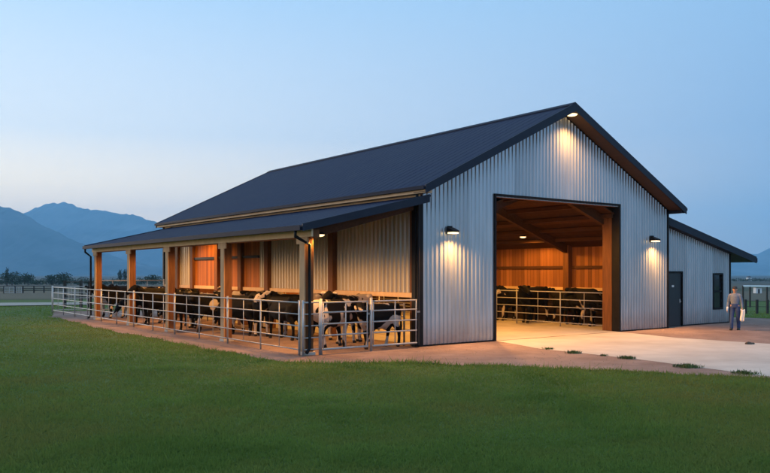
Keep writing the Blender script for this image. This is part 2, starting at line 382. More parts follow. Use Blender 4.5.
# main roof
roof_mb = MB()
a0, a1 = -OV, L+.4
for s in (-1, 1):
    be = RID+s*(RID+OE)
    roof_mb.prism([(RID, ZP), (be, ztop(be)), (be, ztop(be)-.06), (RID, ZP-.06)], 'y', a0, a1)
    k = 0; a = a0+.2
    while a < a1-.1:
        roof_mb.prism([(RID+s*.12, ztop(RID+s*.12)+.004), (be, ztop(be)+.004), (be, ztop(be)-.01), (RID+s*.12, ztop(RID+s*.12)-.01)], 'y', a-.014, a+.014)
        a += .405
roof = roof_mb.build('roof', M['roof'], barn)
mb = MB(); mb.prism([(RID-.2, ztop(RID-.2)+.045), (RID, ZP+.055), (RID+.2, ztop(RID+.2)+.045), (RID+.2, ztop(RID+.2)+.005), (RID, ZP+.005), (RID-.2, ztop(RID-.2)+.005)], 'y', a0-.01, a1+.01)
mb.build('ridge_cap', M['gutter'], roof)
for aa, nm in ((a0, 'f'), (a1, 'b')):
    for s in (-1, 1):
        be = RID+s*(RID+OE+.03); y0, y1 = (aa-.035, aa-.002) if nm == 'f' else (aa+.002, aa+.035)
        mb = MB(); mb.prism([(RID, ZP+.03), (be, ztop(be)+.03), (be, ztop(be)-.22), (RID, ZP-.25)], 'y', y0, y1)
        mb.build('rake_fascia', M['trim'], roof)
for s in (-1, 1):
    be = RID+s*(RID+OE)
    mb = MB(); x0, x1 = sorted((be, be+s*.10)); zz = ztop(be)
    mb.prism([(x0, zz-.01), (x0, zz-.11), (x1, zz-.11), (x1, zz-.01), (x1-.012, zz-.01), (x1-.012, zz-.098), (x0+.012, zz-.098), (x0+.012, zz-.01)], 'y', a0-.02, a1+.02)
    mb.build('gutter', M['gutter'], roof)
    mb = MB(); bi = s*.05+(0 if s < 0 else W)                       # eave soffit
    x0, x1 = sorted((be-s*.01, bi)); mb.box(x0, x1, a0+.02, a1-.02, ztop(be)-.2, ztop(be)-.115); mb.build('eave_soffit', M['cream'] if s < 0 else M['trim'], roof)
    q = RID+s*.0
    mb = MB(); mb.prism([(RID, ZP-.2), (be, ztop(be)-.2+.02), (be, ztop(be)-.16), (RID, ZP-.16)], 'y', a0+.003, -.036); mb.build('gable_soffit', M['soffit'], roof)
# lean-to roof
la0, la1 = -.50, 18.95
mb = MB(); mb.prism([(-LB, zlean(-LB)), (-.04, zlean(-.04)), (-.04, zlean(-.04)-.05), (-LB, zlean(-LB)-.05)], 'y', la0, la1)
a = la0+.2
while a < la1-.1:
    mb.prism([(-LB, zlean(-LB)+.004), (-.08, zlean(-.08)+.004), (-.08, zlean(-.08)-.01), (-LB, zlean(-LB)-.01)], 'y', a-.014, a+.014); a += .405
lean = mb.build('shelter_roof', M['roof'], barn)
for y0, y1 in ((la0-.035, la0-.002), (la1+.002, la1+.035)):
    mb = MB(); mb.prism([(-LB-.03, zlean(-LB)+.03), (-.1, zlean(-.1)+.03), (-.1, zlean(-.1)-.2), (-LB-.03, zlean(-LB)-.16)], 'y', y0, y1); mb.build('rake_fascia', M['trim'], lean)
mb = MB(); x1, x0 = -LB, -LB-.11; zz = zlean(-LB)
mb.prism([(x0, zz-.01), (x0, zz-.14), (x1, zz-.14), (x1, zz-.01), (x1-.012, zz-.01), (x1-.012, zz-.128), (x0+.012, zz-.128), (x0+.012, zz-.01)], 'y', la0-.02, la1+.02)
mb.build('gutter', M['gutter'], lean)
mb = MB()
for k in range(1, 5):
    b = -LB+.1+k*.82; mb.box(b-.04, b+.04, .15, la1-.1, zlean(b)-.16, zlean(b)-.052)
mb.build('purlins', M['beam'], lean)
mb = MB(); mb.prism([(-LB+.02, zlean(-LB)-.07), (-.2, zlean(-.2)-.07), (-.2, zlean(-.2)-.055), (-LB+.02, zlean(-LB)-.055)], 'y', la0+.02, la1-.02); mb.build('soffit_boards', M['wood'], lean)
POSTS = [.06, 4.92, 9.62, 13.85, 18.45]
BP = -3.78
ZH = 3.04
for i, a in enumerate(POSTS):
    mb = MB(); mb.prism([(BP+.1, zlean(BP)-.42), (-.25, zlean(-.25)-.36), (-.25, zlean(-.25)-.18), (BP+.1, zlean(BP)-.18)], 'y', a-.05, a+.05); mb.build('shelter_rafter', M['beam'], barn)
    mb = MB(); mb.box(BP-.10, BP+.14, a-.12, a+.12, .01, ZH-.003)
    p = mb.build('post', M['wood'], barn, .012)
    mb = MB(); mb.box(BP-.135, BP-.102, a-.125, a+.125, .01, ZH-.1); mb.build('post_facing', M['facing'], p)
    mb = MB(); mb.box(BP-.145, BP-.103, a-.28, a+.28, ZH-.16, ZH+.05); mb.build('post_cap', M['facing'], p)
    mb = MB(); mb.box(BP-.16, BP+.18, a-.16, a+.16, .006, .09); mb.build('post_footing', M['conc'], p, .01)
mb = MB(); mb.box(BP-.10, BP+.12, POSTS[0]-.45, POSTS[-1]+.35, ZH, 3.24); mb.build('header_beam', M['wood'], barn)
mb = MB(); mb.box(BP-.150, BP-.102, POSTS[0]-.5, POSTS[-1]+.42, ZH+.02, 3.29); mb.build('header_board', M['cream'], barn)
for a, g in ((-.2, 0), (18.75, 1)):
    mb = MB(); xx = BP-.22 if g else BP-.03
    mb.path([(-LB-.05, a, LZ-.13), (-LB-.05, a, LZ-.28), (xx, a+.05, LZ-.48), (xx, a+.05, .2), (xx-.12, a, .08)], [.045]*5, 8)
    mb.build('downspout', M['black'], barn, smooth=True)
# ------------------------------------------------------------------ side shed on the right
SB, SE, SA = 17.30, 18.85, .38
def zsh(b): return 4.24 - .218*(b-W)
shed = empty('shed_wing', Wp(W, SA), TH)
tag(shed, 'low ribbed metal wing with single slope navy roof beside the barn', 'shed')
shed.rotation_euler = (0, 0, TH)
def sx(b): return b-W
mb = MB()
D0, D1, WB0, WB1, WZ0, WZ1 = 12.76, 13.72, 16.0, 16.72, .62, 2.08
zsw = lambda u: zsh(u+W)-.2
ribbed(mb, 'x', .02, D0-W, 0, -1, lambda u: .05, zsw); ribbed(mb, 'x', D0-W, D1-W, 0, -1, lambda u: 2.13, zsw); ribbed(mb, 'x', D1-W, WB0-W, 0, -1, lambda u: .05, zsw)
ribbed(mb, 'x', WB0-W, WB1-W, 0, -1, lambda u: .05, lambda u: WZ0); ribbed(mb, 'x', WB0-W, WB1-W, 0, -1, lambda u: WZ1, zsw); ribbed(mb, 'x', WB1-W, SB-W, 0, -1, lambda u: .05, zsw)
ribbed(mb, 'y', 0, 13, SB-W, 1, lambda a: .05, lambda a: zsh(SB)-.2); ribbed(mb, 'x', 0.02, SB-W, 13, 1, lambda u: .05, zsw)
mb.build('wall', M['siding'], shed)
mb = MB(); mb.box(SB-W-.05, SB-W+.05, -.05, .05, .012, zsh(SB)-.2); mb.build('corner_trim', M['black'], shed)
mb = MB(); mb.box(D1-W, SB-W-.06, -.045, .02, .012, .05); mb.build('base_trim', M['black'], shed)
mb = MB(); mb.prism([(.07, zsh(W)), (SE-W, zsh(SE)), (SE-W, zsh(SE)-.06), (.07, zsh(W)-.06)], 'y', -.34, 13.3)
a = -.2
while a < 13.2:
    mb.prism([(.1, zsh(W+.1)+.004), (SE-W, zsh(SE)+.004), (SE-W, zsh(SE)-.01), (.1, zsh(W+.1)-.01)], 'y', a-.014, a+.014); a += .405
sr = mb.build('roof', M['roof'], shed)
mb = MB(); mb.prism([(.07, zsh(W)+.04), (SE-W+.02, zsh(SE)+.04), (SE-W+.02, zsh(SE)-.24), (.07, zsh(W)-.26)], 'y', -.375, -.342); mb.build('rake_fascia', M['trim'], sr)
mb = MB(); mb.box(SE-W+.022, SE-W+.11, -.36, 13.3, zsh(SE)-.2, zsh(SE)-.02); mb.build('gutter', M['gutter'], sr)
mb = MB(); mb.prism([(.08, zsh(W)-.2), (SE-W, zsh(SE)-.2), (SE-W, zsh(SE)-.17), (.08, zsh(W)-.17)], 'y', -.34, 13.2); mb.build('soffit', M['trim'], sr)
mb = MB(); mb.box(D0-W, D1-W, .0, .05, .015, 2.12); dr = mb.build('door', M['doorp'], shed, .006)
mb = MB(); mb.box(D0-W-.05, D0-W-.002, -.05, .08, .012, 2.19); mb.box(D1-W+.002, D1-W+.05, -.05, .08, .012, 2.19); mb.box(D0-W-.002, D1-W+.002, -.05, .08, 2.125, 2.19); mb.build('door_frame', M['black'], dr)
mb = MB(); mb.tube((D1-W-.1, -.05, .98), (D1-W-.1, .0, .98), .02); mb.tube((D1-W-.1, -.055, .98), (D1-W-.22, -.055, .98), .012); mb.box(D1-W-.13, D1-W-.07, -.006, -.001, .92, 1.08); mb.build('handle', M['pipe'], dr)
mb = MB(); mb.box(D0-W+.30, D0-W+.44, -.012, -.002, 1.56, 1.64); mb.build('door_plate', M['house'], dr)
wx0, wx1 = WB0-W, WB1-W
mb = MB()
for q in ((wx0-.03, wx0+.05, WZ0-.03, WZ1+.03), (wx1-.05, wx1+.03, WZ0-.03, WZ1+.03)): mb.box(q[0], q[1], -.05, .06, q[2], q[3])
mb.box(wx0+.05, wx1-.05, -.05, .06, WZ1-.05, WZ1+.03); mb.box(wx0+.05, wx1-.05, -.06, .06, WZ0-.03, WZ0+.05); mb.box(wx0+.05, wx1-.05, -.035, .05, 1.31, 1.38)
wf = mb.build('window', M['black'], shed, .005)
mb = MB(); mb.box(wx0+.051, wx1-.051, .02, .035, 1.381, WZ1-.051); mb.build('upper_pane', M['glass'], wf)
mb = MB(); mb.box(wx0+.051, wx1-.051, .01, .025, WZ0+.051, 1.309); mb.build('lower_pane', M['glass'], wf)

# ------------------------------------------------------------------ lamps (seen lit where in view; hidden ones added to the rows for more glow)
def light(name, kind, parent, loc, power, col, size=.2, rot=(0, 0, 0), spread=None, ang=None, blend=.6):
    l = bpy.data.lights.new(name, kind); l.energy = power; l.color = col
    if kind == 'AREA':
        l.shape = 'DISK'; l.size = size
        if spread: l.spread = spread
    if kind == 'POINT': l.shadow_soft_size = size
    if kind == 'SPOT': l.spot_size = ang; l.spot_blend = blend; l.shadow_soft_size = size
    o = bpy.data.objects.new(name, l); COL.objects.link(o); o.parent = parent; o.location = loc; o.rotation_euler = rot
    return o
WARM = (1, .46, .11); ORANGE = (1, .43, .07); WHITE = (1, .46, .12)
K = .5
def wall_lamp(b, z, label):
    t = empty('wall_lamp', Wp(b, -.033, z), TH); tag(t, label, 'lamp', 'wall lamps beside the barn doorway')
    m = MB(); m.box(-.09, .09, -.05, 0, -.08, .16); m.build('back_plate', M['black'], t, .01)
    m = MB(); m.prism([(-.05, .12), (-.30, .02), (-.30, -.03), (-.05, -.03)], 'x', -.13, .13); m.build('hood', M['black'], t, .008)
    m = MB(); m.box(-.115, .115, -.285, -.06, -.075, -.032); m.build('lens', M['lamp'], t)
    light('lamp_light', 'SPOT', t, (0, -.20, -.10), 420*K, WHITE, .08, (R(-24), 0, 0), ang=R(155), blend=.9)
wall_lamp(1.06, 3.36, 'black wall lamp lit on the ribbed gable left of the doorway')
wall_lamp(11.12, 3.36, 'black wall lamp lit on the ribbed gable right of the doorway')
t = empty('soffit_lamp', Wp(RID+.12, -.34, ZP-.27), TH); tag(t, 'round lamp shining under the roof peak of the gable', 'lamp')
m = MB(); m.tube((0, 0, -.03), (0, 0, .05), .21, n=24); m.build('housing', M['cream'], t)
m = MB(); m.ell((0, 0, -.03), (.19, .19, .06), 20, 8); m.build('lens', M['lamp_hot'], t, smooth=True)
light('lamp_light', 'SPOT', t, (0, -.02, -.13), 560*K, WARM, .1, (R(-20), 0, 0), ang=R(140), blend=1)
def bulk_lamp(b, a, z, label, group, power, col, size=.13):
    t = empty('ceiling_lamp', Wp(b, a, z), TH); tag(t, label, 'lamp', group)
    m = MB(); m.tube((0, 0, .06), (0, 0, .0), size*.7, size, n=20); m.build('housing', M['black'], t)
    m = MB(); m.ell((0, 0, -.005), (size*.88, size*.88, .05), 18, 8); m.build('lens', M['lamp'], t, smooth=True)
    light('lamp_light', 'SPOT', t, (0, 0, -.10), power*K*2.6, col, .09, ang=R(172), blend=.35)
bulk_lamp(10.3, 5.7, zc(10.3)-.17, 'small round lamp on the ceiling seen through the doorway', 'ceiling lamps inside the barn', 60, ORANGE, .15)
for b, a, pw in ((4.6, 2.0, 360), (4.6, 10.5, 110), (9.3, 12.2, 80), (6.6, 17, 110)):  # unseen lamps added for the interior glow, same type as the visible one
    bulk_lamp(b, a, zc(b)-.17, 'ceiling lamp hidden above the doorway lintel inside the barn', 'ceiling lamps inside the barn', pw, ORANGE, .15)
bulk_lamp(BP+.32, -.05, 3.13, 'bright lamp at the top of the front corner post of the side shelter', 'lamps under the side shelter', 78, ORANGE, .16)
bulk_lamp(BP+.3, 2.35, 3.11, 'lamp peeking out below the shelter header between the first two posts', 'lamps under the side shelter', 70, ORANGE, .09)
bulk_lamp(-1.5, 14.0, zlean(-1.5)-.17, 'unseen lamp added under the shelter roof to light the orange wall boards', 'lamps under the side shelter', 90, ORANGE, .1)  # added lamp, out of view, makes the board panel glow orange
for a in (7.2, 11.7, 16.2):
    bulk_lamp(BP+.35, a, 3.22, 'lamp tucked behind the shelter header between two far posts', 'lamps under the side shelter', 68, ORANGE, .09)
light_sites = 0

# ------------------------------------------------------------------ pipe fences
RZ = [.16, .46, .77, 1.07, 1.37]
def pipe_fence(name, b0, a0, b1, a1, bays, label, cat='fence', group=None, heavy=2, m=None, rails=RZ, stays=True, post_r=.030):
    p0, p1 = Wp(b0, a0), Wp(b1, a1); d = p1-p0; ln = d.length; rz = math.atan2(d.y, d.x)
    t = empty(name, p0, rz); tag(t, label, cat, group); m = m or M['pipe']
    for i in range(bays+1):
        x = ln*i/bays
        q = MB(); r = post_r if i % heavy == 0 else post_r*.75
        q.tube((x, 0, -.02), (x, 0, rails[-1]+(.06 if i % heavy == 0 else .02)), r, n=10); q.build('post', m, t, smooth=True)
    for z in rails:
        q = MB(); q.tube((.02, -.0, z), (ln-.02, 0, z), .0155 if z < rails[-1] else .020, n=8); q.build('rail', m, t, smooth=True)
    if stays:
        for i in range(bays):
            x = ln*(i+.5)/bays
            q = MB(); q.tube((x, 0, rails[0]), (x, 0, rails[-1]), .011, n=6); q.build('stay', m, t, smooth=True)
    return t
BF = BP-.26
pipe_fence('pipe_fence', BF, -.02, BF, 25.6, 12, 'long galvanized five rail pipe fence along the open side of the cattle shelter', heavy=2)
pipe_fence('pipe_fence', BF, 25.75, -.2, 25.75, 2, 'short galvanized pipe fence closing the far end of the yard')
pipe_fence('pipe_fence', -3.6, 19.6, -.3, 19.6, 2, 'tall pale pipe fence across the far end of the shelter behind the cows', rails=[.4, .75, 1.1, 1.45, 1.75])
pipe_fence('pipe_fence', 9.62, .72, 9.62, 19.5, 8, 'white pipe fence of the cattle pen inside the barn', post_r=.03)
pipe_fence('pipe_fence', 2.55, .9, 2.55, 19.5, 8, 'pipe fence along the left pen inside the barn aisle', post_r=.03)
pipe_fence('feed_rail', -.22, .5, -.22, 19.2, 8, 'dark feed rail along the open lower wall behind the cows', m=M['pipe_dark'], rails=[.45, .85, 1.2], stays=False)
pipe_fence('pipe_fence', BF+.04, -.14, BP+.27, -.14, 1, 'short pipe fence panel passing the front corner post up to the gate', stays=False)
def pipe_gate(b0, b1, a, label):
    t = empty('pipe_gate', Wp(b0, a), TH); tag(t, label, 'gate', 'gates closing the front of the shelter'); w = b1-b0
    q = MB(); q.tube((0, 0, 0), (0, 0, 1.46), .036, n=12); q.build('hinge_post', M['pipe'], t, smooth=True)
    for z in (.14, .50, .80, 1.10, 1.36):
        q = MB(); q.tube((.05, 0, z), (w-.05, 0, z), .021 if z not in (.14,) else .03, n=8); q.build('rail', M['pipe'], t, smooth=True)
    for x in (.07, w*.5, w-.07):
        q = MB(); q.tube((x, 0, .14), (x, 0, 1.36), .017, n=8); q.build('stay', M['pipe'], t, smooth=True)
    q = MB(); q.box(w-.07, w+.06, -.02, .02, 1.0, 1.05); q.build('latch', M['pipe_dark'], t)
pipe_gate(BP+.32, -1.92, -.14, 'galvanized pipe gate beside the front corner post of the shelter')
pipe_gate(-1.86, -.22, -.14, 'galvanized pipe gate next to the black barn corner')

# ------------------------------------------------------------------ cows
def cow_mesh(name, neck, head, stance=0.0, sway=0.0):
    m = MB(); nseg = 18; rings = []
    prof = [(-.93, 1.16, .05, .08), (-.88, 1.15, .17, .20), (-.74, 1.13, .255, .30), (-.5, 1.08, .295, .355), (-.2, 1.02, .34, .40), (.1, 1.00, .355, .415), (.38, 1.02, .315, .40), (.6, 1.07, .25, .36), (.76, 1.12, .17, .27), (.84, 1.14, .08, .14)]
    vs = []; fs = []
    for x, zc_, ry, rz in prof:
        for k in range(nseg):
            t = 2*PI*k/nseg; c, s = math.cos(t), math.sin(t)
            e = .82
            yy = ry*math.copysign(abs(c)**e, c); zz = rz*math.copysign(abs(s)**e, s)
            if s > .3: yy *= .86                     # narrower along the back
            vs.append((x, yy, zc_+zz))
    n = len(prof)
    for i in range(n-1):
        for k in range(nseg):
            fs.append((i*nseg+k, i*nseg+(k+1) % nseg, (i+1)*nseg+(k+1) % nseg, (i+1)*nseg+k))
    fs += [tuple(range(nseg))[::-1], tuple((n-1)*nseg+k for k in range(nseg))]
    m.add(vs, fs)
    m.ell((-.62, .2, 1.36), (.12, .09, .08)); m.ell((-.62, -.2, 1.36), (.12, .09, .08))   # hook bones
    m.path([(.5, 0, 1.12)]+neck, [(.22, .30)]+[(.12+.05*(1-i/len(neck)), .20-.035*i) for i in range(len(neck))], 14)
    h0, h1 = Vector(head[0]), Vector(head[1]); d = h1-h0
    up = Vector((0, 0, 1)); sd = d.normalized().cross(up).normalized(); nn = sd.cross(d).normalized()
    m.path([h0-d*.12, h0, h0+d*.25, h0+d*.5, h0+d*.78, h0+d*.95, h0+d*1.02], [(.09, .07), (.115, .12), (.12, .125), (.095, .10), (.075, .078), (.082, .075), (.05, .045)], 14)
    for s in (-1, 1):
        q = Matrix((sd*s, d.normalized(), nn)).transposed()
        m.ell(h0+sd*s*.19+d*.02+nn*.04, (.125, .03, .062), 10, 8, q)
        m.ell(h0+sd*s*.095+d*.32+nn*.045, (.03, .035, .03), 8, 6)
    for i, s in enumerate((-1, 1)):
        st = stance*(1 if i else -1)
        m.path([(.50, s*.17, 1.0), (.52, s*.185, .80), (.50+st*.4, s*.18, .62), (.52+st*.9, s*.17, .42), (.51+st, s*.17, .22), (.52+st, s*.17, .10), (.55+st, s*.17, .045), (.57+st, s*.17, .0)], [(.13, .10), (.125, .095), (.08, .075), (.062, .06), (.044, .042), (.055, .05), (.058, .055), (.068, .062)], 12)
        st = -st
        m.path([(-.60, s*.17, 1.12), (-.58, s*.2, .92), (-.53+st*.3, s*.2, .74), (-.68+st*.6, s*.18, .52), (-.66+st*.9, s*.17, .30), (-.635+st, s*.17, .12), (-.60+st, s*.17, .05), (-.58+st, s*.17, 0)], [(.24, .13), (.21, .13), (.14, .105), (.075, .062), (.05, .046), (.056, .052), (.058, .055), (.068, .062)], 12)
    m.path([(-.9, 0, 1.36), (-.96, sway*.2, 1.2), (-.97, sway*.6, .9), (-.97, sway, .66), (-.96, sway*1.1, .45)], [.04, .034, .028, .045, .022], 8)
    m.ell((-.36, 0, .68), (.2, .16, .14))
    m.ell((.62, 0, .86), (.14, .09, .16))
    return fused(m, name, .022, 3)
def cow_mat():
    m = bpy.data.materials.new('cow_hide'); m.use_nodes = True; nt = m.node_tree; P = nt.nodes['Principled BSDF']; P.inputs['Roughness'].default_value = .8; P.inputs['Specular IOR Level'].default_value = .12
    tc = N(nt, 'ShaderNodeTexCoord'); oi = N(nt, 'ShaderNodeObjectInfo')
    mu = N(nt, 'ShaderNodeMath', operation='MULTIPLY'); nt.links.new(oi.outputs['Random'], mu.inputs[0]); mu.inputs[1].default_value = 60
    ad = N(nt, 'ShaderNodeVectorMath', operation='ADD'); nt.links.new(tc.outputs['Object'], ad.inputs[0]); nt.links.new(mu.outputs[0], ad.inputs[1])
    nz = N(nt, 'ShaderNodeTexNoise', Scale=1.5, Detail=2.5, Roughness=.5, Distortion=.4); nt.links.new(ad.outputs[0], nz.inputs['Vector'])
    sp = N(nt, 'ShaderNodeSeparateXYZ'); nt.links.new(tc.outputs['Object'], sp.inputs[0])
    lo = N(nt, 'ShaderNodeMapRange'); lo.inputs[1].default_value = .62; lo.inputs[2].default_value = .30; lo.inputs[3].default_value = 0; lo.inputs[4].default_value = .07; nt.links.new(sp.outputs[2], lo.inputs[0])
    sm_ = N(nt, 'ShaderNodeMath', operation='ADD'); nt.links.new(nz.outputs['Fac'], sm_.inputs[0]); nt.links.new(lo.outputs[0], sm_.inputs[1])
    s2 = N(nt, 'ShaderNodeMath', operation='ADD'); nt.links.new(sm_.outputs[0], s2.inputs[0]); nt.links.new(oi.outputs['Alpha'], s2.inputs[1])
    rp = N(nt, 'ShaderNodeValToRGB'); rp.color_ramp.elements[0].position = 1.0-.44+.0; rp.color_ramp.elements[1].position = .58
    rp.color_ramp.elements[0].color = (.0045, .0040, .0042, 1); rp.color_ramp.elements[1].color = (.44, .38, .33, 1)
    s3 = N(nt, 'ShaderNodeMath', operation='SUBTRACT'); nt.links.new(s2.outputs[0], s3.inputs[0]); s3.inputs[1].default_value = 1.0
    nt.links.new(s3.outputs[0], rp.inputs['Fac'])
    hf = N(nt, 'ShaderNodeMath', operation='LESS_THAN'); nt.links.new(sp.outputs[2], hf.inputs[0]); hf.inputs[1].default_value = .07
    mx = N(nt, 'ShaderNodeMix', data_type='RGBA'); nt.links.new(hf.outputs[0], mx.inputs[0]); nt.links.new(rp.outputs[0], mx.inputs[6]); mx.inputs[7].default_value = (.03, .025, .02, 1)
    nt.links.new(mx.outputs[2], P.inputs['Base Color'])
    return m
M['cow'] = cow_mat()
CM = {'up': cow_mesh('cow', [(.78, 0, 1.26), (1.0, 0, 1.40)], ((1.08, 0, 1.46), (1.50, 0, 1.22)), .08, .03),
      'low': cow_mesh('cow_feeding', [(.82, 0, 1.06), (1.06, .02, .86)], ((1.12, .02, .82), (1.34, .03, .40)), -.07, -.04),
      'turn': cow_mesh('cow_turned', [(.80, .05, 1.24), (.96, .16, 1.36)], ((1.0, .22, 1.41), (1.16, .60, 1.20)), .12, .05)}
for me in CM.values(): me.materials.append(M['cow'])
def cow(kind, px, b, head_deg, white, label, scale=1.02, group='cows under the side shelter', a=None):
    o = bpy.data.objects.new('cow', CM[kind]); COL.objects.link(o)
    a = a_at(px, b) if a is None else a
    scale *= random.uniform(.93, 1.05)
    o.location = Wp(b, a, .008); o.rotation_euler = (0, 0, TH+R(head_deg)); o.scale = (scale,)*3
    o.color = (1, 1, 1, 1.0+white-.025)                # alpha shifts how much of the hide is white
    tag(o, label, 'cow', group)
    return o
# heading in barn terms: 0 = towards the barn wall, 90 = towards the back, 180 = out to the lawn, 270 = towards the viewer
cow('low', 392, -.72, 272, .05, 'patched cow with lowered head, feeding behind the front gate by the barn wall', a=2.75)
cow('turn', 331, -2.3, 20, .03, 'black cow with pale rump just right of the front corner post')
cow('up', 352, -.95, 200, .10, 'pale patched cow standing against the wall behind the front gate')
cow('up', 285, -1.9, 95, -.08, 'mostly black cow nearest left of the front corner post')
cow('turn', 258, -1.9, 255, -.02, 'dark cow facing the viewer with pale legs in the middle of the first bay')
cow('up', 300, -.9, 170, .10, 'pale cow against the wall behind the front corner post')
cow('low', 242, -2.3, 110, -.07, 'black cow with lowered head just right of the second post')
cow('up', 252, -.8, 10, .08, 'pale backed cow by the wall between the first and second posts')
cow('turn', 212, -2.5, 185, -.06, 'black cow turned to the lawn just left of the second post')
cow('up', 222, -1.1, 60, -.02, 'dark cow by the orange boards behind the second post')
cow('up', 193, -2.1, 80, -.06, 'black cow in the middle of the second bay')
cow('low', 184, -2.9, 215, .02, 'dark cow with pale legs feeding near the fence in the second bay')
cow('turn', 181, -1.2, 120, -.04, 'black cow right of the third post near the wall')
cow('up', 158, -2.6, 200, -.07, 'black cow just left of the third post')
cow('low', 146, -2.9, 175, .02, 'dark cow feeding at the fence between the third and fourth posts')
cow('turn', 150, -1.4, 20, -.05, 'black cow farther back between the third and fourth posts')
cow('up', 137, -1.9, 150, -.03, 'black cow just right of the fourth post')
cow('up', 122, -2.4, 190, -.06, 'black cow between the fourth and last posts')
cow('turn', 113, -2.6, 165, -.02, 'dark cow at the far end beside the last post')
pg = 'cows in the pen inside the barn'
cow('up', 519, 10.9, 95, -.09, 'dark cow at the left of the pen seen through the doorway', group=pg)
cow('turn', 533, 10.6, 190, -.10, 'black cow turned to the aisle in the pen under the ceiling lamp', group=pg)
cow('up', 566, 11.1, 80, -.10, 'black cow in the right half of the pen inside the barn', group=pg)
cow('low', 582, 10.8, 260, -.09, 'dark cow with lowered head by the wall column in the pen', group=pg)
cow('turn', 598, 11.0, 100, -.03, 'patched cow beside the doorway post in the pen', group=pg)
cow('up', 505, 10.8, 200, -.07, 'dark cow behind the left jamb of the doorway in the pen', group=pg)

cow('turn', 379, -1.15, 186, .02, 'cow nearest the front gate, standing across it with its head turned to the viewer', scale=.93, a=.5)

